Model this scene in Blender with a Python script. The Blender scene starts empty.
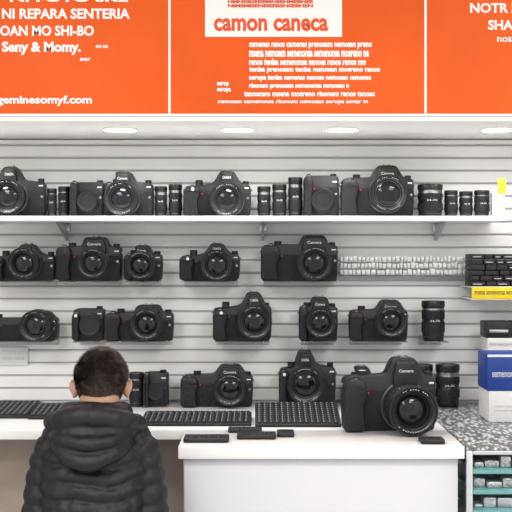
import bpy, bmesh, math, random
from mathutils import Vector, Matrix, noise
random.seed(7)
F=1040.0; EYE=1.5
def X(px,d): return (px-256)*d/F
def Z(py,d): return EYE-(py-256)*d/F
scene=bpy.context.scene
scene.view_settings.view_transform='Standard'
# ------------------------------------------------------------ materials
def mat(name,col,rough=.5,metal=0,noise_amt=0,nscale=30,bump=0,bscale=200,trans=0,emit=0,coat=0,ior=1.45,spec=.5):
    m=bpy.data.materials.new(name); m.use_nodes=True
    nt=m.node_tree; b=nt.nodes['Principled BSDF']
    b.inputs['Base Color'].default_value=(*col,1)
    b.inputs['Roughness'].default_value=rough; b.inputs['Metallic'].default_value=metal
    b.inputs['IOR'].default_value=ior; b.inputs['Specular IOR Level'].default_value=spec
    b.inputs['Transmission Weight'].default_value=trans; b.inputs['Coat Weight'].default_value=coat
    if emit:
        b.inputs['Emission Color'].default_value=(1,.98,.95,1); b.inputs['Emission Strength'].default_value=emit
    tc=nt.nodes.new('ShaderNodeTexCoord')
    if noise_amt:
        n=nt.nodes.new('ShaderNodeTexNoise'); n.inputs['Scale'].default_value=nscale; n.inputs['Detail'].default_value=5
        nt.links.new(tc.outputs['Object'],n.inputs['Vector'])
        r=nt.nodes.new('ShaderNodeValToRGB')
        r.color_ramp.elements[0].position=.3; r.color_ramp.elements[1].position=.7
        r.color_ramp.elements[0].color=(*[c*(1-noise_amt) for c in col],1)
        r.color_ramp.elements[1].color=(*[min(1,c*(1+noise_amt)) for c in col],1)
        nt.links.new(n.outputs['Fac'],r.inputs['Fac']); nt.links.new(r.outputs['Color'],b.inputs['Base Color'])
    if bump:
        n=nt.nodes.new('ShaderNodeTexNoise'); n.inputs['Scale'].default_value=bscale; n.inputs['Detail'].default_value=3
        nt.links.new(tc.outputs['Object'],n.inputs['Vector'])
        bp=nt.nodes.new('ShaderNodeBump'); bp.inputs['Strength'].default_value=bump; bp.inputs['Distance'].default_value=.004
        nt.links.new(n.outputs['Fac'],bp.inputs['Height']); nt.links.new(bp.outputs['Normal'],b.inputs['Normal'])
    return m
M_body=mat('camera_black',(.013,.013,.014),.44,bump=.2,bscale=500,spec=.42)
M_rub=mat('camera_rubber',(.010,.010,.011),.55,bump=1.0,bscale=260,spec=.42)
M_bar=mat('lens_barrel',(.010,.010,.011),.36,spec=.45)
M_glass=mat('lens_glass',(.006,.006,.009),.10,spec=.5)
M_white=mat('print_white',(.70,.70,.70),.5)
M_chrome=mat('ring_metal',(.24,.24,.245),.35,metal=1)
M_red=mat('red_mark',(.6,.03,.02),.4)
CAM=[M_body,M_rub,M_bar,M_glass,M_white,M_chrome,M_red]
M_slat=mat('slatwall_white',(.83,.83,.82),.30,noise_amt=.02,nscale=6)
M_groove=mat('slat_groove',(.42,.42,.43),.5)
M_paint=mat('wall_paint',(.78,.78,.77),.7,noise_amt=.02,nscale=4)
M_ceil=mat('ceiling_paint',(.92,.915,.90),.8)
M_lam=mat('counter_laminate',(.76,.76,.755),.25,noise_amt=.01,nscale=5)
M_panel=mat('desk_panel',(.60,.60,.645),.45,noise_amt=.01,nscale=5)
M_taupe=mat('counter_front_taupe',(.38,.31,.26),.5,noise_amt=.08,nscale=9)
M_floor=mat('floor_tile',(.62,.60,.58),.3,noise_amt=.1,nscale=3)
M_org=mat('sign_orange',(.80,.112,.012),.45,noise_amt=.10,nscale=2.5,spec=.2)
M_orgt=mat('sign_orange_text',(.75,.085,.010),.5)
M_swh=mat('sign_white',(.90,.90,.88),.5)
M_shelf=mat('shelf_white',(.83,.83,.83),.3)
M_met=mat('bracket_metal',(.5,.5,.52),.35,metal=.8)
M_acr=mat('acrylic_clear',(.95,.97,.97),.08,trans=.92)
M_key=mat('key_black',(.018,.018,.02),.5,spec=.35)
M_keyb=mat('keyboard_base',(.010,.010,.011),.5)
M_yel=mat('label_yellow',(.85,.64,.02),.5)
M_blue=mat('box_blue',(.010,.045,.26),.4)
M_boxw=mat('box_white',(.75,.75,.74),.5)
M_teal=mat('glass_teal',(.18,.44,.44),.08,trans=.25)
M_silver=mat('silver_items',(.42,.44,.45),.3,metal=.5,noise_amt=.5,nscale=120)
M_alu=mat('aluminium',(.6,.62,.63),.3,metal=.9)
M_lamp=mat('downlight_glow',(1,1,1),.5,emit=8)
M_skin=mat('skin',(.50,.29,.20),.5,noise_amt=.08,nscale=25)
M_hair=mat('hair_dark',(.030,.020,.015),.48,noise_amt=.5,nscale=60,spec=.4)
M_fade=mat('hair_fade',(.075,.050,.038),.6,noise_amt=.4,nscale=120)
M_jack=mat('puffer_nylon',(.0065,.007,.0095),.52,bump=.15,bscale=80,spec=.45)
M_trou=mat('trousers',(.02,.025,.04),.8,bump=.3,bscale=300)
M_shoe=mat('shoe_black',(.02,.02,.02),.5)
M_eye=mat('eye_white',(.8,.8,.8),.2)
M_lip=mat('lip',(.4,.15,.12),.5)
M_spk=bpy.data.materials.new('speckled_top'); M_spk.use_nodes=True
nt=M_spk.node_tree; bs=nt.nodes['Principled BSDF']; bs.inputs['Roughness'].default_value=.3
tc=nt.nodes.new('ShaderNodeTexCoord'); vo=nt.nodes.new('ShaderNodeTexVoronoi'); vo.inputs['Scale'].default_value=85
mp=nt.nodes.new('ShaderNodeMapping'); mp.inputs['Scale'].default_value=(1,.36,1)
cr=nt.nodes.new('ShaderNodeValToRGB'); cr.color_ramp.elements[0].position=.25; cr.color_ramp.elements[0].color=(.60,.62,.62,1); cr.color_ramp.elements[1].position=.6; cr.color_ramp.elements[1].color=(.12,.13,.135,1)
nt.links.new(tc.outputs['Object'],mp.inputs['Vector']); nt.links.new(mp.outputs['Vector'],vo.inputs['Vector']); nt.links.new(vo.outputs['Distance'],cr.inputs['Fac']); nt.links.new(cr.outputs['Color'],bs.inputs['Base Color'])
# ------------------------------------------------------------ mesh builder
def rnd(p,r,k=5):
    out=[];n=len(p)
    for i in range(n):
        a=Vector(p[i-1]);b=Vector(p[i]);c=Vector(p[(i+1)%n])
        ra=min(r,(a-b).length*.42);rc=min(r,(c-b).length*.42)
        s=b+(a-b).normalized()*ra; e=b+(c-b).normalized()*rc
        for q in range(k):
            t=q/(k-1); v=s*(1-t)**2+b*2*t*(1-t)+e*t*t; out.append((v[0],v[1]))
    return out
class MB:
    def __init__(s): s.v=[];s.f=[];s.m=[]
    def add(s,vs,fs,mi,M=None):
        o=len(s.v)
        for v in vs:
            s.v.append(tuple(M@Vector(v)) if M is not None else tuple(v))
        for k,f in enumerate(fs):
            s.f.append([i+o for i in f]); s.m.append(mi[k] if isinstance(mi,list) else mi)
    def extr(s,pts,y0,y1,b,mi,M=None,capmi=None):
        n=len(pts)
        area=sum(pts[i][0]*pts[(i+1)%n][1]-pts[(i+1)%n][0]*pts[i][1] for i in range(n))
        if area<0: pts=pts[::-1]
        ins=[]
        for i in range(n):
            a=Vector(pts[i-1]);c=Vector(pts[i]);d=Vector(pts[(i+1)%n])
            t=(d-a); 
            if t.length<1e-9: t=Vector((1,0))
            t.normalize(); ins.append((c[0]-t[1]*b,c[1]+t[0]*b))
        mid=[(pts[i][0]+(ins[i][0]-pts[i][0])*.3,pts[i][1]+(ins[i][1]-pts[i][1])*.3) for i in range(n)]
        L=[(ins,y0),(mid,y0+b*.3),(pts,y0+b),(pts,y1-b),(mid,y1-b*.3),(ins,y1)]
        vs=[(p[0],y,p[1]) for ps,y in L for p in ps]; fs=[];ms=[]
        for k in range(5):
            for i in range(n):
                j=(i+1)%n; fs.append([k*n+i,k*n+j,(k+1)*n+j,(k+1)*n+i]); ms.append(mi)
        fs.append(list(range(n))[::-1]); ms.append(mi if capmi is None else capmi)
        fs.append([5*n+i for i in range(n)]); ms.append(mi)
        s.add(vs,fs,ms,M)
    def box(s,x0,x1,y0,y1,z0,z1,mi,b=.002,M=None):
        b=min(b,(x1-x0)*.3,(y1-y0)*.3,(z1-z0)*.3)
        s.extr([(x0+b,z0),(x1-b,z0),(x1,z0+b),(x1,z1-b),(x1-b,z1),(x0+b,z1),(x0,z1-b),(x0,z0+b)],y0,y1,b,mi,M)
    def lathe(s,prof,seg,M,rib=.04):
        vs=[];fs=[];ms=[];n=len(prof)
        for (r,t,mi,rb) in prof:
            for j in range(seg):
                a=2*math.pi*j/seg; rr=r*(1-rib*(j%2)) if rb else r
                vs.append((rr*math.cos(a),rr*math.sin(a),t))
        for k in range(n-1):
            for j in range(seg):
                q=(j+1)%seg; fs.append([k*seg+j,k*seg+q,(k+1)*seg+q,(k+1)*seg+j]); ms.append(prof[k+1][2])
        fs.append([j for j in range(seg)][::-1]); ms.append(prof[0][2])
        fs.append([(n-1)*seg+j for j in range(seg)]); ms.append(prof[-1][2])
        s.add(vs,fs,ms,M)
    def ell(s,c,r,mi,M=None,nu=24,nv=16):
        vs=[];fs=[]
        for i in range(nv+1):
            th=math.pi*(i+.02)/(nv+.04)
            for j in range(nu):
                a=2*math.pi*j/nu
                vs.append((c[0]+r[0]*math.sin(th)*math.cos(a),c[1]+r[1]*math.sin(th)*math.sin(a),c[2]+r[2]*math.cos(th)))
        for i in range(nv):
            for j in range(nu):
                q=(j+1)%nu; fs.append([i*nu+j,i*nu+q,(i+1)*nu+q,(i+1)*nu+j])
        fs.append(list(range(nu))); fs.append([nv*nu+j for j in range(nu)][::-1])
        s.add(vs,fs,mi,M)
    def tube(s,path,rf,mi,n=60,nu=24,M=None,sy=1.0):
        P=[Vector(p) for p in path]; P=[P[0]*2-P[1]]+P+[P[-1]*2-P[-2]]
        segs=len(P)-3; C=[]
        for k in range(n+1):
            t=k/n*segs; i=min(int(t),segs-1); u=t-i
            a,b,c,d=P[i:i+4]
            C.append(.5*((2*b)+(c-a)*u+(2*a-5*b+4*c-d)*u*u+(3*b-a-3*c+d)*u**3))
        vs=[];fs=[];up=Vector((.13,.31,.94)) 
        for k,c in enumerate(C):
            T=(C[min(k+1,n)]-C[max(k-1,0)]).normalized()
            A=T.cross(up)
            if A.length<.1: A=T.cross(Vector((1,0,0)))
            A.normalize(); B=T.cross(A); up=(-B if (-B).dot(up)>0 else B)
            r=rf(k/n)
            for j in range(nu):
                a=2*math.pi*j/nu; vs.append(tuple(c+A*math.cos(a)*r+B*math.sin(a)*r*sy))
        for k in range(n):
            for j in range(nu):
                q=(j+1)%nu; fs.append([k*nu+j,k*nu+q,(k+1)*nu+q,(k+1)*nu+j])
        fs.append(list(range(nu))); fs.append([n*nu+j for j in range(nu)][::-1])
        s.add(vs,fs,mi,M)
    def obj(s,name,mats,parent=None,loc=(0,0,0),rot=(0,0,0),ang=32,smooth=True):
        me=bpy.data.meshes.new(name); me.from_pydata(s.v,[],s.f)
        for m in mats: me.materials.append(m)
        me.polygons.foreach_set('material_index',s.m)
        bm=bmesh.new(); bm.from_mesh(me); bmesh.ops.recalc_face_normals(bm,faces=bm.faces); bm.to_mesh(me); bm.free()
        if smooth:
            me.polygons.foreach_set('use_smooth',[True]*len(me.polygons)); me.set_sharp_from_angle(angle=math.radians(ang))
        o=bpy.data.objects.new(name,me); scene.collection.objects.link(o)
        o.location=loc; o.rotation_euler=rot
        if parent: o.parent=parent
        return o
def empty(name,loc=(0,0,0)):
    e=bpy.data.objects.new(name,None); scene.collection.objects.link(e); e.location=loc; e.empty_display_size=.05; return e
_tc={}
def textmesh(st,bold=0,extr=.02):
    k=(st,bold)
    if k in _tc: return _tc[k]
    c=bpy.data.curves.new('t','FONT'); c.body=st; c.offset=bold; c.extrude=extr; c.resolution_u=3
    o=bpy.data.objects.new('t',c); scene.collection.objects.link(o)
    dg=bpy.context.evaluated_depsgraph_get(); dg.update()
    me=bpy.data.meshes.new_from_object(o.evaluated_get(dg))
    vs=[tuple(v.co) for v in me.vertices]; fs=[list(p.vertices) for p in me.polygons]
    bpy.data.objects.remove(o)
    x0=min(v[0] for v in vs);x1=max(v[0] for v in vs);y0=min(v[1] for v in vs);y1=max(v[1] for v in vs)
    _tc[k]=(vs,fs,x0,x1,y0,y1); return _tc[k]
def addtext(mb,st,ax0,ax1,az0,az1,y,mi,th=.001,bold=0,M=None):
    vs,fs,x0,x1,y0,y1=textmesh(st,bold)
    out=[(ax0+(v[0]-x0)/(x1-x0)*(ax1-ax0), y-(v[2]+.02)/.04*th, az0+(v[1]-y0)/(y1-y0)*(az1-az0)) for v in vs]
    mb.add(out,fs,mi,M)
RX=Matrix.Rotation(math.radians(90),4,'X')
def lensbarrel(mb,cx,cz,y,R,L,seg=64,style=0):
    M=Matrix.Translation((cx,y,cz))@RX
    b=2
    back=[(R*.84,-.01,b,0),(R*.84,L*.08,5,0),(R*.88,L*.09,b,0),(R*.88,L*.22,b,0),(R*.90,L*.23,5,0),(R*.90,L*.25,b,0),
       (R*.95,L*.27,1,1),(R*.95,L*.50,1,1),(R*.91,L*.52,b,0),(R*.91,L*.60,b,0),(R*.96,L*.62,1,1),(R*.96,L*.80,1,1)]
    if style==0:
        fr=[(R*.93,L*.82,b,0),(R*.99,L*.86,b,0),(R*1.0,L*.975,b,0),(R*.985,L*1.0,b,0),(R*.94,L*1.0,b,0),(R*.925,L*.97,b,0),
         (R*.90,L*.955,b,0),(R*.80,L*.92,b,0),(R*.79,L*.90,1,0),(R*.76,L*.86,5,0),(R*.735,L*.855,b,0),(R*.70,L*.80,b,0),(R*.66,L*.76,b,0),(R*.645,L*.77,5,0),(R*.63,L*.76,b,0),
         (R*.60,L*.72,b,0),(R*.59,L*.74,3,0),(R*.50,L*.79,3,0),(R*.36,L*.83,3,0),(R*.18,L*.85,3,0),(R*.02,L*.855,3,0)]; tr=.85
    elif style==1:
        fr=[(R*.98,L*.83,b,0),(R*1.0,L*.90,b,0),(R*.99,L*.99,b,0),(R*.95,L*1.0,5,0),(R*.93,L*.99,b,0),(R*.90,L*.93,b,0),(R*.84,L*.92,b,0),(R*.83,L*.88,b,0),
         (R*.74,L*.87,b,0),(R*.73,L*.83,b,0),(R*.64,L*.82,b,0),(R*.63,L*.78,5,0),(R*.60,L*.77,b,0),(R*.53,L*.74,b,0),
         (R*.52,L*.74,3,0),(R*.42,L*.78,3,0),(R*.28,L*.81,3,0),(R*.12,L*.825,3,0),(R*.02,L*.827,3,0)]; tr=.875
    else:
        fr=[(R*.92,L*.82,b,0),(R*.96,L*.84,b,0),(R*1.01,L*1.14,b,0),(R*.99,L*1.16,b,0),(R*.965,L*1.15,b,0),(R*.90,L*.95,b,0),
         (R*.80,L*.92,b,0),(R*.78,L*.90,5,0),(R*.75,L*.88,b,0),(R*.69,L*.82,b,0),(R*.67,L*.80,5,0),(R*.65,L*.79,b,0),
         (R*.64,L*.76,3,0),(R*.52,L*.81,3,0),(R*.36,L*.85,3,0),(R*.18,L*.87,3,0),(R*.02,L*.875,3,0)]; tr=.84
    mb.lathe(back+fr,seg,M,rib=.035)
    for k in list(range(-6,7)):
        for base in (90,270):
            if random.random()<.25: continue
            a=math.radians(base+k*7); r=R*tr
            mb.box(-R*.024,R*.024,-.0006,.0006,-R*.014,R*.014,4,b=.0002,M=Matrix.Translation((cx+r*math.cos(a),y-L*.94,cz+r*math.sin(a)))@Matrix.Rotation(-a+math.pi/2,4,'Y'))
    for k in range(-3,4):
        a=math.radians(90+k*9); mb.box(-.0009,.0009,-L*.05,L*.05,-.0006,.0008,4,b=.0002,M=Matrix.Translation((cx+R*.915*math.cos(a),y-L*.56,cz+R*.915*math.sin(a))))
_n=[0]
def dslr(x0,x1,yt,yb,lx,ly,lr,d,bz,yaw=0,L=None,name='camera',label=True,nolens=False,prism=True,parent=None,style=None):
    _n[0]+=1
    st=style if style is not None else _n[0]%3
    s=d/F; w=(x1-x0)*s; H=(yb-yt)*s; cx=(x0+x1)/2
    l=(lx-cx)*s; R=lr*s*.97; lz=max(R*1.02,(yb-ly)*s)
    hb=[.77,.73,.80][st]*H if prism else .95*H
    pw=min(.15*w+.012,.05)*[1.05,.9,.95][st]
    mb=MB()
    if prism:
        rlim=w/2-.003; lefth=hb*[.99,.94,1.0][st]; tw=[.55,.42,.70][st]
        pts=[(-w/2+.004,.0),(-w/2,hb*.5),(-w/2+.002,lefth*.93),(-w/2+.06*w,lefth*.985),(-w/2+.25*w,lefth),(max(l-pw*1.15,-w/2+.27*w),hb*1.0),(l-pw*(tw+.23),H*.955),(l-pw*tw,H),
             (l+pw*tw,H),(l+pw*(tw+.23),H*.955),(min(l+pw*1.15,rlim),hb*1.0),(w/2-.001,hb*.95),(w/2,hb*.5),(w/2-.004,0)]
        pts=rnd(pts,[.013,.018,.007][st])
    else:
        pts=rnd([(-w/2,0),(-w/2,hb*.95),(-w/2+.12*w,hb),(w/2-.1*w,hb),(w/2,hb*.95),(w/2,0)],.012)
    bd=.062
    mb.extr(pts,0,bd,.006,0)
    mb.extr(rnd([(-w/2+.004,H*.06),(-w/2+.004,hb*.72),(w/2-.004,hb*.72),(w/2-.004,H*.06)],.01),-.003,.004,.002,1)
    gw=min(.25*w,max(.035,(l-R*.95)+w/2))
    gt=[.84,.78,.88][st]
    mb.extr(rnd([(-w/2-.001,.003),(-w/2-.001,hb*gt),(-w/2+gw*.2,hb*(gt+.10)),(-w/2+gw*.85,hb*(gt+.07)),(-w/2+gw,hb*.66),(-w/2+gw*.80,hb*.45),(-w/2+gw*.92,.003)],.014),-.032,.01,.010,1)
    mb.extr(rnd([(-w/2+.002,hb*.70),(-w/2+.002,hb*gt),(-w/2+gw*.2,hb*(gt+.105)),(-w/2+gw*.85,hb*(gt+.075)),(-w/2+gw*.98,hb*.70)],.008),-.0335,.01,.006,0)
    MZ=lambda x,y,z: Matrix.Translation((x,y,z))
    mb.lathe([(.010,-.004,0,0),(.010,.004,5,0),(.007,.0045,0,0),(.007,.008,2,0),(.002,.0085,2,0)],24,MZ(-w/2+gw*.5,-.012,hb*(gt+.09)))
    mb.lathe([(.006,0,2,0),(.006,.003,2,0),(.001,.0035,4 if st==1 else 2,0)],16,Matrix.Translation((-w/2+gw*.55,-.032,hb*.80))@RX)
    if prism or w>.2:
        mb.lathe([(.014,-.006,0,0),(.014,.001,2,1),(.014,.012,2,1),(.012,.014,2,0),(.001,.014,4,0)],32,MZ(-w/2+.22*w,.03,hb*.985),rib=.08)
    if l+pw*1.4<w/2-.01:
        mb.lathe([(.012,-.006,0,0),(.012,.008,2,1),(.010,.010,2,0),(.001,.010,2,0)],28,MZ(w/2-.020,.03,hb*.985),rib=.08)
    if prism:
        q=pw*(tw+.11)
        mb.extr(rnd([(l-q*1.15,lz+R*.6),(l-q*1.15,hb*.98),(l-q*.85,H*.95),(l+q*.85,H*.95),(l+q*1.15,hb*.98),(l+q*1.15,lz+R*.6)],.008),-.020,.004,.006,0)
        if label: addtext(mb,['Camera','CAMERA','Camera'][st],l-q*.68,l+q*.68,H*.81,H*.81+.0095,-.0205,4,th=.0012,bold=.01)
        mb.box(l-.013,l+.013,.018,.045,H-.002,H+.002,5,b=.0006); mb.box(l-.013,l-.009,.018,.045,H+.001,H+.005,5,b=.0006); mb.box(l+.009,l+.013,.018,.045,H+.001,H+.005,5,b=.0006)
    for sx in(-1,1):
        mb.box(sx*(w/2)-.004,sx*(w/2)+.004,.022,.030,hb*.76,hb*.84,5,b=.001)
    mb.box(-w/2+gw+.002,-w/2+gw+.008,-.006,-.002,hb*.66,hb*.70,6,b=.001)
    if w/2-l>R*1.12:
        mb.lathe([(.005,0,2,0),(.005,.004,2,0),(.001,.0045,5,0)],16,Matrix.Translation((w/2-.012,-.002,hb*.55))@RX)
        mb.box(w/2-.024,w/2-.008,-.0042,-.002,hb*.83,hb*.865,4,b=.0003)
    mb.lathe([(R*1.03,-.004,0,0),(R*1.03,.006,0,0),(R*.98,.010,5,0),(R*.9,.011,2,0)],48,Matrix.Translation((l,0,lz))@RX)
    if nolens:
        mb.lathe([(R*.92,.0,2,0),(R*.92,.016,2,1),(R*.86,.019,2,0),(R*.6,.018,2,0),(R*.58,.016,2,0),(R*.02,.016,2,0)],48,Matrix.Translation((l,0,lz))@RX)
    else: lensbarrel(mb,l,lz,-.004,R,L or random.uniform(.056,.072),style=(_n[0]*2+st)%3 if L is None else 0)
    return mb.obj(name,CAM,loc=(X(cx,d),d,bz),rot=(0,0,math.radians(yaw)),parent=parent)
def stand_lens(x0,x1,yt,yb,d,bz,y=None):
    s=d/F; R=(x1-x0)*s/2*.97; H=(yb-yt)*s
    mb=MB(); b=2
    k=random.uniform(-.05,.05)
    p=[(R*.85,0,b,0),(R*.9,.004,b,0),(R*.9,H*.10,b,0),(R*.93,H*.11,5,0),(R*.93,H*.13,b,0),(R*.93,H*.2,b,0),(R,H*.22,1,1),(R,H*(.45+k),1,1),(R*.94,H*(.47+k),b,0),(R*.94,H*.54,b,0),
       (R*.99,H*.56,1,1),(R*.99,H*(.74+k),1,1),(R*.94,H*(.76+k),b,0),(R*.94,H*.82,5,0),(R*.94,H*.83,b,0),(R,H*.86,b,0),(R,H*.97,b,0),(R*.96,H,b,0),(R*.7,H,b,0),(R*.68,H*.985,b,0),(R*.02,H*.985,b,0)]
    mb.lathe(p,52,Matrix.Identity(4),rib=.05)
    addtext(mb,'24-70',-R*.4,R*.4,H*.485,H*.535,-R*.945,4,th=.0012)
    return mb.obj('camera_lens',CAM,loc=(X((x0+x1)/2,d),y or d+.02,bz))
# ------------------------------------------------------------ room
def simplebox(name,x0,x1,y0,y1,z0,z1,m,b=.002,parent=None):
    mb=MB(); mb.box(x0,x1,y0,y1,z0,z1,0,b=b); return mb.obj(name,[m],parent=parent)
simplebox('floor',-2.6,2.6,-2.2,4.12,-.1,0,M_floor)
simplebox('wall_back',-2.6,2.6,4.02,4.12,0,2.9,M_paint)
simplebox('wall_left',-2.7,-2.6,-2.2,4.12,0,2.9,M_paint)
simplebox('wall_right',2.6,2.7,-2.2,4.12,0,2.9,M_paint)
simplebox('ceiling',-2.7,2.7,-2.2,4.12,2.9,3.0,M_ceil)
p=.0492; prof=[]; zz=.945-19*p
while zz<1.94:
    z1=zz+p
    prof+= [(4.006,zz,1),(3.9985,zz+.0012,0),(3.9970,zz+.004,0),(3.9970,z1-.010,0),(3.9990,z1-.0065,0),(4.006,z1-.0055,1)]
    zz=z1
vs=[];fs=[];ms=[]
for (y,z,m) in prof: vs+= [(-2.55,y,min(z,1.946)),(2.55,y,min(z,1.946))]
for i in range(len(prof)-1):
    fs.append([2*i,2*i+1,2*i+3,2*i+2]); ms.append(1 if i%6==5 else 0)
n=len(vs); vs+=[(-2.55,4.016,prof[0][1]),(2.55,4.016,prof[0][1]),(-2.55,4.016,1.946),(2.55,4.016,1.946)]
fs+=[[0,1,n+1,n],[n,n+1,n+3,n+2],[n-2,n-1,n+3,n+2]]; ms+=[0,0,0]
mb=MB(); mb.add(vs,fs,ms); mb.box(-2.55,2.55,3.998,4.016,0,prof[0][1],0); mb.obj('slatwall_panel',[M_slat,M_groove],smooth=False)
simplebox('bulkhead',-2.58,2.58,3.5,4.015,1.951,2.89,M_ceil)
sd=3.488
mb=MB()
mb.box(-2.5,2.5,sd,3.4995,Z(115,sd),2.8,0,b=.001)
yb=sd-.0002
for px in(169.5,425.5): mb.box(X(px-1.2,sd),X(px+1.2,sd),sd-.002,sd+.001,Z(115,sd),2.8,1,b=.0005)
mb.box(-2.5,2.5,sd-.003,sd+.001,Z(116.5,sd),Z(113.8,sd),1,b=.0005)
mb.box(X(205,sd),X(342,sd),sd-.004,sd+.001,Z(37,sd),Z(-50,sd),1,b=.0008)
def T(st,x0,x1,yt,ybm,mi,bold=0,y=None): addtext(mb,st,X(x0,sd),X(x1,sd),Z(ybm,sd),Z(yt,sd),y or yb,mi,bold=bold,th=.001)
T('camon caneca',214,328,18.5,31.5,2,.03,sd-.0041)
for i in range(3): T(''.join(random.choice('HESMINBE') for _ in range(22)),228,313,-4+i*4.2,-.6+i*4.2,2,.05,sd-.0041)
words=['nanosa','semenonsa','risonem','tanoscans','mosreno','camenas','seropa','nemosan','sonar','prenosam','tenisa','ranos','msena']
def line(n):
    t=''
    while len(t)<n: t+=random.choice(words)+' '
    return t[:n].strip()
for i,(a,b) in enumerate([(249,372),(249,369),(249,366),(249,380),(249,371),(249,349)]):
    T(line(44 if i<5 else 36),a,b,42.5+i*8.1,49+i*8.1,1,.05)
T(line(44),244,375,91,96.5,1,.04)
T(line(5),217,229,82,87,1,.04); T(line(6),217,231,88,93,1,.04); T(line(48),218,368,99.5,104.5,1,.03)
T('NI REPARA SENTERIA',2,130,8.5,19,1,.035)
T('NI FOTO SKL',10,128,-6,2,1,.035)
T('OAN MO SHI-BO',0,94,25.5,36,1,.035)
T('Seny & Momy.',2,81,41.5,55,1,.045)
T('geminesomyf.com',-3,92,95.5,106,1,.035)
T('nos sen',96,108,45,48,1,.03); T('ser',80,91,58,61,1,.03)
T('NOTR PARA',470,545,3,13,1,.035); T('SHARENO',488,548,20,30,1,.035)
T('nos seno',497,535,37,42,1,.02)
mb.obj('shop_sign',[M_org,M_swh,M_orgt],smooth=False)
simplebox('trim_1',-2.5,2.5,3.482,3.4995,1.951,Z(117,sd),M_swh)
LD=3.69
for px in(-20,120,238,342,498,620):
    mb=MB()
    mb.lathe([(.060,.0012,0,0),(.060,-.003,0,0),(.057,-.004,0,0),(.056,-.0038,1,0),(.002,-.0038,1,0)],40,Matrix.Identity(4))
    mb.obj('downlight',[M_ceil,M_lamp],loc=(X(px,LD),LD,1.9495))
    l=bpy.data.lights.new('downlight_beam','SPOT'); l.energy=10; l.spot_size=math.radians(160); l.spot_blend=1; l.shadow_soft_size=.06; l.color=(1,.98,.95)
    lo=bpy.data.objects.new('downlight_beam',l); scene.collection.objects.link(lo); lo.location=(X(px,LD),LD-.03,1.93)
sh=empty('wall_shelf')
ST=1.644
sx1=X(507,3.72)
simplebox('board',-2.4,sx1,3.715,3.996,ST-.019,ST-.0005,M_shelf,parent=sh)
for px in(-140,60,263,442):
    mb=MB(); xx=X(px,3.85)
    mb.extr([(3.78,ST-.02),(3.995,ST-.02),(3.995,ST-.085),(3.985,ST-.085)],xx-.004,xx+.004,.001,0,M=Matrix(((0,1,0,0),(1,0,0,0),(0,0,1,0),(0,0,0,1))))
    mb.box(xx-.014,xx+.014,3.97,3.9955,ST-.05,ST-.02,0)
    mb.obj('bracket',[M_met],parent=sh)
D=3.86
B=ST
dslr(-38,45,166,217,10,197,18,D,B,yaw=3)
stand_lens(46,56,188,217,D,B); stand_lens(57,69,186,217,D,B)
dslr(71,104,180,217,88,201,12,D,B+.0,nolens=True,prism=False,yaw=-3)
dslr(105,153,171,217,123,199,17.5,D,B)
stand_lens(154,167,186,217,D,B); stand_lens(168,182,184,217,D,B)
dslr(184,251,170,217,227,200,17.5,D,B)
stand_lens(257,271,186,217,D,B); stand_lens(272,287,184,217,D,B); stand_lens(288,303,177,217,D,B)
dslr(304,339,173,217,322,200,13,D,B,nolens=True,prism=False)
dslr(341,414,165,217,387,194,19.5,D,B,yaw=-2)
stand_lens(418,444,184,217,D,B); stand_lens(445,459,190,217,D,B);stand_lens(460,474,191,217,D,B);stand_lens(475,491,190,217,D,B)
mb=MB(); d=3.8
mb.box(X(493,d),X(497,d),d,d+.04,B,Z(190,d),0); mb.box(X(493,d),X(506,d),d+.02,d+.05,B,Z(193,d),0); mb.box(X(499,d),X(507,d),d+.015,d+.02,Z(193,d),Z(178,d),1)
mb.obj('price_card_holder',[M_boxw,M_yel])
def ledge(x0,x1,zt,y0=3.835):
    mb=MB(); a=X(x0,3.9)+.01; b=X(x1,3.9)-.01
    mb.box(a,b,y0,3.996,zt-.0035,zt-.0003,0,b=.0008)
    mb.box(a,b,3.990,3.996,zt-.025,zt-.0035,0,b=.0008)
    mb.obj('acrylic_ledge',[M_acr])
z2=Z(281,D); z3=Z(341,D)
for a in [(-10,55,244,281,27,263,16,z2,0),(57,121,237,281,95,263,15.5,z2,0),(125,162,245,281,142,265,14.5,z2,0),(180,240,243,281,217,265,16,z2,0),(261,338,235,281,314,263,17.5,z2,0),
          (-20,57,311,341,38,325,16,z3,0),(213,272,292,341,254,321,17.5,z3,3),(299,338,297,341,320,322,15,z3,0),(349,408,300,341,390,321,15.5,z3,-2)]:
    dslr(a[0],a[1],a[2],a[3],a[4],a[5],a[6],D,a[7],yaw=a[8]); ledge(a[0],a[1],a[7])
dslr(73,104,307,341,90,325,12,D,z3,nolens=True,prism=False); dslr(105,173,305,341,148,323,16,D,z3); ledge(73,104,z3); ledge(105,173,z3)
stand_lens(422,446,301,341,D,z3); ledge(420,448,z3)
CT=.94
dslr(181,253,362,404,230,385,16.5,D,CT); dslr(279,336,347,404,305,380,19,D,CT)
stand_lens(128,144,370,404,D,CT); dslr(144,168,368,404,156,388,10,D,CT,nolens=True,prism=False)
dslr(347,386,364,404,362,384,13,D,CT); stand_lens(410,434,362,404,D,CT); stand_lens(436,461,362,404,D,CT+.001)
dslr(343,437,363,436,405,411,25,3.33,CT,yaw=5,L=.12,style=0)
mb=MB(); zf=Z(275,3.93)
for r in range(3):
    xx=X(340,3.93)
    while xx<X(469,3.93):
        ww=random.uniform(.010,.020); zz=zf+r*.0245; hh=random.uniform(.018,.0235)
        mb.box(xx,xx+ww,3.93+random.uniform(0,.006),3.955,zz,zz+hh,random.choice([0,0,0,2]),b=.002)
        mb.box(xx+.002,xx+ww-.002,3.926,3.933,zz+.004,zz+random.uniform(.007,hh-.002),random.choice([1,2,0,0]),b=.001)
        xx+=ww+random.uniform(.0005,.003)
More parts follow.
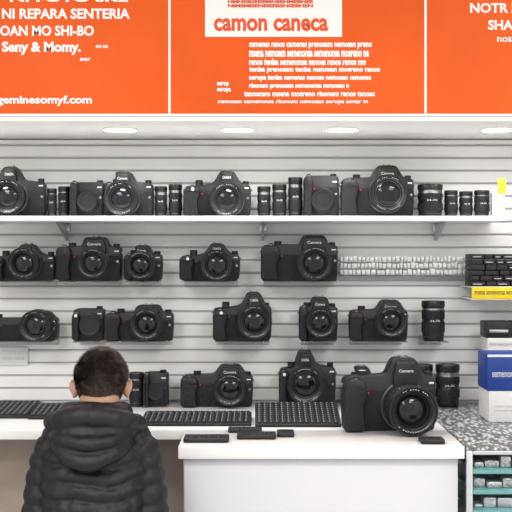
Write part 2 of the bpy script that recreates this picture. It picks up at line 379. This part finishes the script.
mb.obj('filter_pack_row',[mat('blister',(.72,.72,.72),.15,noise_amt=.15,nscale=150),M_met,M_boxw]); ledge(338,474,zf,y0=3.92)
mb=MB(); d=3.80; x0=X(471,d); x1=X(560,d)
mb.box(x0,x1,d-.01,3.9955,Z(300,d),Z(298,d),0)
mb.box(x0,x1,d-.014,d-.008,Z(299,d),Z(287,d),1); mb.box(x0,x1,d-.01,3.9955,Z(288,d),Z(286.5,d),0)
addtext(mb,line(26),x0+.01,x0+.2,Z(294.5,d),Z(291,d),d-.0142,2,th=.0006)
mb.obj('label_rail_shelf',[M_shelf,M_yel,M_keyb])
mb=MB(); zt=Z(286.5,d)
for r in range(6):
    xx=x0+.002
    while xx<x1-.05:
        ww=random.uniform(.03,.055)
        mb.box(xx,xx+ww-.002,d+random.uniform(0,.010),d+.12,zt+r*.020,zt+r*.020+.0188,0,b=.003)
        if random.random()<.5: mb.box(xx+.005,xx+ww*.7,d-.002,d+.004,zt+r*.020+.007,zt+r*.020+.010,1,b=.0005)
        xx+=ww
mb.obj('battery_box_stack',[M_body,M_met])
d=3.78; mb=MB(); x0=X(487,d)
mb.box(x0,x0+.35,d,3.9955,Z(352,d),Z(350,d),0); mb.obj('side_shelf',[M_shelf])
mb=MB(); mb.box(x0+.005,x0+.30,d+.01,d+.13,Z(350,d)+.0005,Z(338.5,d),0); addtext(mb,line(20),x0+.01,x0+.12,Z(346,d),Z(343,d),d+.0098,1,th=.0005)
mb.obj('white_carton',[M_boxw,M_met])
mb=MB()
for k in range(3): mb.box(x0+.0+k*.1,x0+.096+k*.1,d+.015,d+.12,Z(338.5,d)+.0005,Z(322,d),0,b=.004); mb.box(x0+.012+k*.1,x0+.08+k*.1,d+.012,d+.017,Z(333,d),Z(330,d),1,b=.0006)
mb.obj('black_case_row',[M_body,M_met])
CZ=.9405
d=3.50
mb=MB(); x0=X(489,d); zb=Z(391,d)
mb.box(x0,x0+.28,d,d+.16,CZ+.0005,zb,0); addtext(mb,line(10),x0+.02,x0+.12,CZ+.05,CZ+.058,d-.0002,1,th=.0006); addtext(mb,line(14),x0+.02,x0+.12,CZ+.035,CZ+.041,d-.0002,1,th=.0006); mb.obj('white_box',[M_boxw,M_met])
mb=MB(); mb.box(x0-.006,x0+.27,d-.003,d+.15,zb+.0005,Z(354,d),0,b=.002)
mb.box(x0-.006,x0+.27,d-.004,d-.002,Z(357,d),Z(354,d)-.002,1,b=.0005); addtext(mb,line(12),x0+.01,x0+.12,Z(377,d),Z(372,d),d-.0035,1,th=.0006); mb.obj('blue_box',[M_blue,M_boxw])
mb=MB(); mb.box(X(-30,3.99),X(28,3.99),3.985,3.9965,Z(365,3.99),Z(347,3.99),0,b=.001)
addtext(mb,line(14),X(2,3.98),X(26,3.98),Z(353,3.98),Z(350,3.98),3.9848,1,th=.0005); addtext(mb,line(12),X(2,3.98),X(24,3.98),Z(360,3.98),Z(356,3.98),3.9848,1,th=.0005)
mb.obj('price_card',[M_boxw,M_met])
# ------------------------------------------------------------ counters
co=empty('service_counter')
simplebox('top',-2.4,.615,3.35,3.994,CT-.032,CT-.0003,M_lam,b=.003,parent=co)
simplebox('front_panel',-2.4,-.235,3.62,3.65,.08,CT-.032,M_taupe,parent=co)
simplebox('side_panel_1',-1.22,-1.19,3.40,3.62,0,CT-.032,M_taupe,parent=co)
simplebox('plinth',-2.4,-.235,3.66,3.98,0,.08,M_taupe,parent=co)
simplebox('end_panel',-.235,-.205,3.36,3.98,0,CT-.032,M_panel,parent=co)
dk=empty('white_desk')
simplebox('top',X(178,3.06),.615,3.062,3.349,CT-.038,CT-.0003,M_lam,b=.003,parent=dk)
simplebox('front',X(184,3.09),.600,3.09,3.11,.0,CT-.038,M_panel,parent=dk)
simplebox('side_1',X(184,3.09),X(184,3.09)+.02,3.11,3.349,.0,CT-.038,M_panel,parent=dk)
simplebox('side_2',.58,.600,3.11,3.349,.0,CT-.038,M_panel,parent=dk)
def keyboard(x0,x1,y0,y1,rise=0,rows=5,yaw=0,name='keyboard',cell=.019):
    w=x1-x0; dd=y1-y0; mb=MB(); mb.box(0,w,0,dd,.0,.010,1,b=.003)
    nx=max(3,int((w-.012)/cell)); cw=(w-.012)/nx; rows=max(2,int((dd-.01)/cell)); ch=(dd-.012)/rows
    for i in range(nx):
        for j in range(rows):
            mb.box(.006+i*cw+.0012,.006+(i+1)*cw-.0012,.006+j*ch+.0012,.006+(j+1)*ch-.0012,.009,.0145,0,b=.0015)
            mb.box(.006+i*cw+.006,.006+i*cw+.0085,.006+j*ch+.008,.006+j*ch+.012,.0142,.0148,2,b=.0002)
    if rise:
        mb.box(.02,.05,dd-.02,dd-.01,-rise*.93,.002,1); mb.box(w-.05,w-.02,dd-.02,dd-.01,-rise*.93,.002,1)
    return mb.obj(name,[M_key,M_keyb,M_white],loc=(x0,y0,CT+.0006),rot=(math.atan2(rise,dd) if rise else 0,0,math.radians(yaw)))
keyboard(-.003,X(339,3.5),3.40,3.60,rise=.045)
keyboard(X(142,3.5),-.015,3.42,3.60,rise=.012)
keyboard(X(-25,3.6),X(30,3.6),3.58,3.80,rise=.02)
keyboard(X(30,3.6),X(67,3.6),3.56,3.74,rise=.02)
def remote(x0,x1,y0,y1,yaw=0):
    w=x1-x0;dd=y1-y0;mb=MB(); mb.extr(rnd([(0,0),(w,0),(w,dd),(0,dd)],.010),0,.012,.002,0,M=Matrix(((1,0,0,0),(0,0,1,0),(0,1,0,0),(0,0,0,1))))
    n=max(2,int(w/.014))
    for i in range(n):
        for j in range(2): mb.box(.008+i*(w-.016)/n,.005+(i+1)*(w-.016)/n,dd*(.2+.35*j),dd*(.42+.35*j),.011,.0135,1,b=.001)
    mb.obj('remote_control',[M_keyb,M_key],loc=(x0,y0,CT+.0005),rot=(0,0,math.radians(yaw)))
remote(X(184,3.15),X(229,3.15),3.115,3.20); remote(X(237,3.2),X(276,3.2),3.17,3.25); remote(X(277,3.25),X(294,3.25),3.21,3.29); remote(X(421,3.1),X(445,3.1),3.09,3.16,0)
remote(X(228,3.3),X(262,3.3),3.29,3.34)
# ------------------------------------------------------------ glass case
gc=empty('glass_display_case')
gx0,gx1=.618,1.35; gy0,gy1=3.05,3.985
mb=MB()
for xx in(gx0,gx1-.018):
    for yy in(gy0,gy1-.018): mb.box(xx,xx+.018,yy,yy+.018,0,CZ-.012,0)
mb.box(gx0+.018,gx1-.018,gy0,gy0+.014,CZ-.024,CZ-.012,0); mb.box(gx0,gx0+.018,gy0+.018,gy1-.018,CZ-.028,CZ-.012,0)
mb.obj('frame',[M_alu],parent=gc)
simplebox('base',gx0+.02,gx1-.02,gy0+.02,gy1-.02,.02,.42,M_panel,parent=gc)
simplebox('speckled_top',gx0,gx1,gy0,gy1,CZ-.0115,CZ-.0005,M_spk,b=.001,parent=gc)
mb=MB(); SH=(.50,.56,.62,.68,.74,.80,.86)
for zs in SH: mb.box(gx0+.019,gx1-.019,gy0+.004,gy0+.40,zs,zs+.013,0,b=.001)
mb.obj('glass_shelves',[M_teal],parent=gc)
mb=MB()
for zs in SH:
    xx=gx0+.03
    while xx<gx1-.07:
        ww=random.uniform(.02,.06); hh=random.uniform(.010,.036); yy=gy0+random.uniform(.015,.04)
        mb.box(xx,xx+ww,yy,yy+.04,zs+.0135,zs+.0135+hh,random.choice([0,0,0,1,2,3]),b=.003); xx+=ww+.003
mb.obj('stock',[M_silver,M_boxw,M_teal,M_met],parent=gc)
# ------------------------------------------------------------ man
mx,my=X(94.5,2.9),2.9
man=empty('seated_man',(mx,my,0))
def remeshed(mb,name,mats,vox,smooth_it,disp=0,dscale=.05,parent=man):
    o=mb.obj(name,mats,smooth=False)
    r=o.modifiers.new('r','REMESH'); r.mode='VOXEL'; r.voxel_size=vox; r.use_smooth_shade=True
    s=o.modifiers.new('s','SMOOTH'); s.iterations=smooth_it; s.factor=.5
    if disp:
        t=bpy.data.textures.new('wr','CLOUDS'); t.noise_scale=dscale
        dm=o.modifiers.new('d','DISPLACE'); dm.texture=t; dm.strength=disp; dm.mid_level=.5; dm.texture_coords='LOCAL'
    dg=bpy.context.evaluated_depsgraph_get(); dg.update()
    me=bpy.data.meshes.new_from_object(o.evaluated_get(dg)); me.name=name
    o.modifiers.clear(); o.data=me
    me.polygons.foreach_set('use_smooth',[True]*len(me.polygons))
    if parent: o.parent=parent
    return o
def lobe(s,pitch): return abs(math.sin(math.pi*s/pitch))**.5
mb=MB()
prof=[(.53,.150,.125,-.02),(.60,.150,.130,-.01),(.70,.148,.125,.0),(.80,.150,.125,.01),(.88,.155,.125,.02),(.94,.152,.118,.03),(.98,.138,.105,.035),(1.015,.115,.09,.04),(1.05,.085,.075,.045),(1.08,.07,.065,.05)]
vs=[];fs=[];N=190;nu=90
for k in range(N+1):
    z=.53+.55*k/N
    for i in range(len(prof)-1):
        if prof[i][0]<=z<=prof[i+1][0]+1e-6:
            u=(z-prof[i][0])/(prof[i+1][0]-prof[i][0]); a=[prof[i][q]*(1-u)+prof[i+1][q]*u for q in range(4)]; break
    for j in range(nu):
        t=2*math.pi*j/nu
        c,s_=math.cos(t),math.sin(t)
        # stitched channels sag towards the middle of the back
        zw=z+.010*c*c*(-1)+.004*math.sin(5*t+z*9)+.004*noise.noise(Vector((c*3,s_*3,z*14)))
        pk=.004*noise.noise(Vector((c*9,s_*9,zw*55)))
        off=-(.014 if z<.98 else .004)*(1-lobe(zw,.044))+pk
        rx=(a[1]+off)*math.copysign(abs(c)**.8,c); ry=(a[2]+off)*math.copysign(abs(s_)**.85,s_)
        vs.append((rx,ry+a[3],z))
for k in range(N):
    for j in range(nu):
        q=(j+1)%nu; fs.append([k*nu+j,k*nu+q,(k+1)*nu+q,(k+1)*nu+j])
fs.append(list(range(nu))); fs.append([N*nu+j for j in range(nu)])
mb.add(vs,fs,0)
for sx in(-1,1):
    path=[(sx*.075,.045,1.0),(sx*.118,.035,.955),(sx*.140,.025,.87),(sx*.150,.02,.76),(sx*.145,.07,.70),(sx*.115,.20,.685),(sx*.085,.30,.675)]
    mb.tube(path,lambda t:(.058 if t<.5 else .058-.03*(t-.5))*(1 if t>.08 else .8+2.5*t)-.010*(1-lobe(t*.62,.044)),0,n=180,nu=36)
path=[(math.cos(a)*.075,math.sin(a)*.068+.035,1.058-.012*math.sin(a)) for a in [2*math.pi*k/12 for k in range(13)]]
mb.tube(path,lambda t:.030,0,n=80,nu=20)
# bunched hood: thick rolled rim, pouch and two hanging folds
hp=[(-.108,.075,1.012),(-.115,.02,1.028),(-.095,-.05,1.046),(-.048,-.082,1.062),(0,-.090,1.066),(.048,-.082,1.060),(.095,-.05,1.046),(.115,.02,1.028),(.108,.075,1.012)]
mb.tube(hp,lambda t:.017+.016*math.sin(math.pi*t)**.6+.002*math.sin(t*38),0,n=100,nu=24)
mb.ell((0,-.066,1.008),(.108,.056,.056),0,nu=40,nv=30)
mb.tube([(-.112,-.015,1.015),(-.085,-.088,1.006),(-.03,-.118,1.000),(.02,-.122,.998),(.07,-.100,1.006),(.112,-.02,1.014)],lambda t:.011+.010*math.sin(math.pi*t)**.7,0,n=80,nu=20)
mb.tube([(-.105,-.02,.992),(-.075,-.092,.972),(-.03,-.120,.954),(.0,-.124,.948),(.03,-.120,.954),(.075,-.092,.972),(.105,-.02,.992)],lambda t:.013+.013*math.sin(math.pi*t)**.7,0,n=80,nu=24)
remeshed(mb,'puffer_jacket',[M_jack],.0045,2,disp=.006,dscale=.03)
hd=empty('head',(X(100,2.93)-mx,.055,1.127)); hd.parent=man; hd.rotation_euler=(math.radians(-16),0,math.radians(3)); hd.scale=(.98,1.02,1.02)
mb=MB()
mb.ell((0,-.01,.018),(.065,.087,.084),0); mb.ell((0,-.035,-.035),(.056,.05,.05),0); mb.ell((0,.030,-.045),(.054,.055,.062),0); mb.ell((0,.045,-.01),(.056,.04,.05),0)
mb.tube([(0,-.015,-.02),(0,-.03,-.08),(0,-.04,-.15)],lambda t:.052,0,n=10)
mb.tube([(0,.078,.012),(0,.094,-.012),(0,.103,-.028)],lambda t:.007+.006*t,0,n=8,nu=12); mb.ell((0,.092,-.03),(.016,.012,.009),0)
mb.ell((0,.072,.028),(.05,.014,.009),0); mb.ell((0,.078,-.056),(.022,.011,.009),0); mb.ell((0,.070,-.092),(.02,.016,.014),0)
for sx in(-1,1):
    Me=Matrix.Translation((sx*.0745,-.004,-.004))@Matrix.Rotation(sx*math.radians(32),4,'Z')
    mb.ell((-sx*.004,0,0),(.010,.014,.022),0,M=Me); mb.ell((sx*.005,-.008,.006),(.005,.012,.020),0,M=Me); mb.ell((sx*.001,-.002,-.018),(.005,.009,.010),0,M=Me)
remeshed(mb,'face',[M_skin],.0032,3,parent=hd)
mb=MB()
for sx in(-1,1):
    mb.ell((sx*.031,.076,.010),(.013,.009,.008),0); mb.ell((sx*.031,.0835,.010),(.005,.003,.005),1)
    mb.box(sx*.031-.016,sx*.031+.016,.083,.088,.025,.030,1,b=.002)
mb.ell((0,.088,-.054),(.021,.005,.003),2); mb.ell((0,.087,-.060),(.018,.005,.004),2)
mb.obj('eyes_and_mouth',[M_eye,M_hair,M_lip],parent=hd)
C0=Vector((0,-.012,.018)); R0=Vector((.0655,.0885,.0835))
def hairline(p):
    y,z=p.y,p.z
    if y>.055: return z>.058
    if y>.02: return z>.026
    if y>-.022: return z>.018
    return z>-.080+max(0,(y+.05))*1.6
def shape(n):
    pz=Vector((n.x*R0.x,n.y*R0.y,n.z*R0.z))
    if n.z<0:
        k=(-n.z); e=1/max(.35,math.sqrt(max(0,1-n.z*n.z)))
        pz.x*=1+(e-1)*.40; pz.y*=1+(e-1)*.30
    return pz+C0
mb=MB(); nu,nv=64,48; vs=[];fs=[];ms=[]
for i in range(nv+1):
    th=math.pi*(i+.01)/(nv+.02)
    for j in range(nu):
        a=2*math.pi*j/nu; n=Vector((math.sin(th)*math.cos(a),math.sin(th)*math.sin(a),math.cos(th)))
        pz=shape(n)
        nn=noise.noise(pz*70)*.0015+noise.noise(pz*30)*.003
        k=1.0 if pz.z>.02 else max(0,1-(.02-pz.z)/.07)
        pz+=n*(nn*k+.004*k+.0005*(1-k)); vs.append(tuple(pz))
for i in range(nv):
    for j in range(nu):
        q=(j+1)%nu; f=[i*nu+j,i*nu+q,(i+1)*nu+q,(i+1)*nu+j]
        c=sum((Vector(vs[t]) for t in f),Vector())/4
        if hairline(c): fs.append(f); ms.append(0 if c.z>-.004+.012*noise.noise(c*60) else 1)
mb.add(vs,fs,ms)
crown=Vector((.01,-.45,.9)).normalized()
cnt=0
while cnt<20000:
    n=Vector((random.gauss(0,1),random.gauss(0,1),random.gauss(0,1))).normalized()
    pz=shape(n)
    if not hairline(pz): continue
    cnt+=1
    k=1.0 if pz.z>.04 else max(0,1-(.04-pz.z)/.08)
    away=(n-crown*n.dot(crown)); away=away.normalized() if away.length>.01 else Vector((1,0,0))
    sw=crown.cross(away)
    cl=noise.noise(pz*45)  # clumping
    d=(away*1.0+n*(.22+.25*k)+sw*(.3+1.2*cl)+Vector((random.gauss(0,.10),random.gauss(0,.10),random.gauss(0,.10)))).normalized()
    Lh=(.003+.015*k)*random.uniform(.6,1.15); base=pz+n*(.003*k)
    side=d.cross(n).normalized()*(.0006)
    mid=base+d*Lh*.55+n*.001; tip=base+d*Lh-n*Lh*.12
    mb.add([base-side,base+side,mid+side*.8,mid-side*.8,tip],[[0,1,2,3],[3,2,4]],0 if k>.42+random.uniform(-.25,.25) else 1)
mesh=bpy.data.meshes.new('hair'); mesh.from_pydata(mb.v,[],mb.f)
mesh.materials.append(M_hair); mesh.materials.append(M_fade); mesh.polygons.foreach_set('material_index',mb.m); mesh.polygons.foreach_set('use_smooth',[True]*len(mesh.polygons))
ho=bpy.data.objects.new('hair',mesh); scene.collection.objects.link(ho); ho.parent=hd
mb=MB(); mb.ell((0,0,.562),(.15,.125,.080),0)
for sx in(-1,1):
    mb.tube([(sx*.07,.0,.565),(sx*.085,.2,.568),(sx*.10,.42,.565),(sx*.10,.46,.50),(sx*.10,.44,.3),(sx*.10,.43,.09)],lambda t:.078-.034*t,0,n=50,nu=24)
remeshed(mb,'trousers',[M_trou],.009,3,disp=.008,dscale=.06)
for sx in(-1,1):
    mb=MB(); mb.ell((sx*.10,.50,.045),(.045,.13,.04),0); mb.ell((sx*.10,.43,.07),(.042,.055,.06),0); mb.box(sx*.10-.045,sx*.10+.045,.37,.62,.0,.022,0,b=.008)
    remeshed(mb,'shoe',[M_shoe],.006,2)
for sx in(-1,1):
    mb=MB()
    bx,by,bz=sx*.085,.30,.668
    mb.tube([(bx,by-.03,bz+.007),(bx,by+.02,bz+.002)],lambda t:.026,0,n=6,nu=16)
    mb.ell((bx,by+.055,bz-.001),(.040,.050,.016),0)
    for q,(ox,ln) in enumerate([(-.029,.068),(-.010,.078),(.010,.074),(.028,.058)]):
        ox*=-sx if sx<0 else 1
        a=Vector((bx+ox*.9,by+.075,bz)); 
        mb.tube([a,a+Vector((ox*.1,ln*.45,.006)),a+Vector((ox*.15,ln*.8,-.004)),a+Vector((ox*.15,ln,-.018))],lambda t:.0088-.002*t,0,n=14,nu=12)
    a=Vector((bx-sx*.032,by+.03,bz-.002)); mb.tube([a,a+Vector((-sx*.022,.022,.0)),a+Vector((-sx*.030,.05,-.006))],lambda t:.011-.003*t,0,n=10,nu=12)
    remeshed(mb,'hand',[M_skin],.0028,2)
st=MB(); T0=lambda x,y,z:Matrix.Translation((x,y,z))
st.lathe([(.15,.435,0,0),(.17,.44,0,0),(.175,.455,0,0),(.17,.472,0,0),(.15,.478,0,0),(.001,.478,0,0)],48,T0(0,0,0))
for k in range(4):
    a=math.pi/4+k*math.pi/2; st.tube([(math.cos(a)*.11,math.sin(a)*.11,.44),(math.cos(a)*.19,math.sin(a)*.19,.0)],lambda t:.012,1,n=6,nu=12)
st.tube([(math.cos(a)*.157,math.sin(a)*.157,.18) for a in [2*math.pi*k/16 for k in range(17)]],lambda t:.008,1,n=64,nu=10)
st.obj('stool',[M_shoe,M_alu],loc=(mx,my,0))
# ------------------------------------------------------------ lights / world
for (x,y) in((-1.3,.9),(1.3,.9),(-1.3,-.9),(1.3,-.9)):
    mb=MB(); mb.box(-.42,.42,-.42,.42,-.03,-.001,0); mb.obj('ceiling_panel_light',[M_alu],loc=(x,y,2.9))
    l=bpy.data.lights.new('panel_lamp','AREA'); l.shape='SQUARE'; l.size=.8; l.energy=47; l.color=(1,.985,.965)
    o=bpy.data.objects.new('panel_lamp',l); scene.collection.objects.link(o); o.location=(x,y,2.865)
w=bpy.data.worlds.new('world'); scene.world=w; w.use_nodes=True
w.node_tree.nodes['Background'].inputs[0].default_value=(1,.995,.985,1); w.node_tree.nodes['Background'].inputs[1].default_value=1.0
c=bpy.data.cameras.new('cam'); c.sensor_width=36; c.lens=F/512*36; c.clip_start=.05
co_=bpy.data.objects.new('cam',c); scene.collection.objects.link(co_); co_.location=(0,0,EYE); co_.rotation_euler=(math.radians(90),0,0)
scene.camera=co_
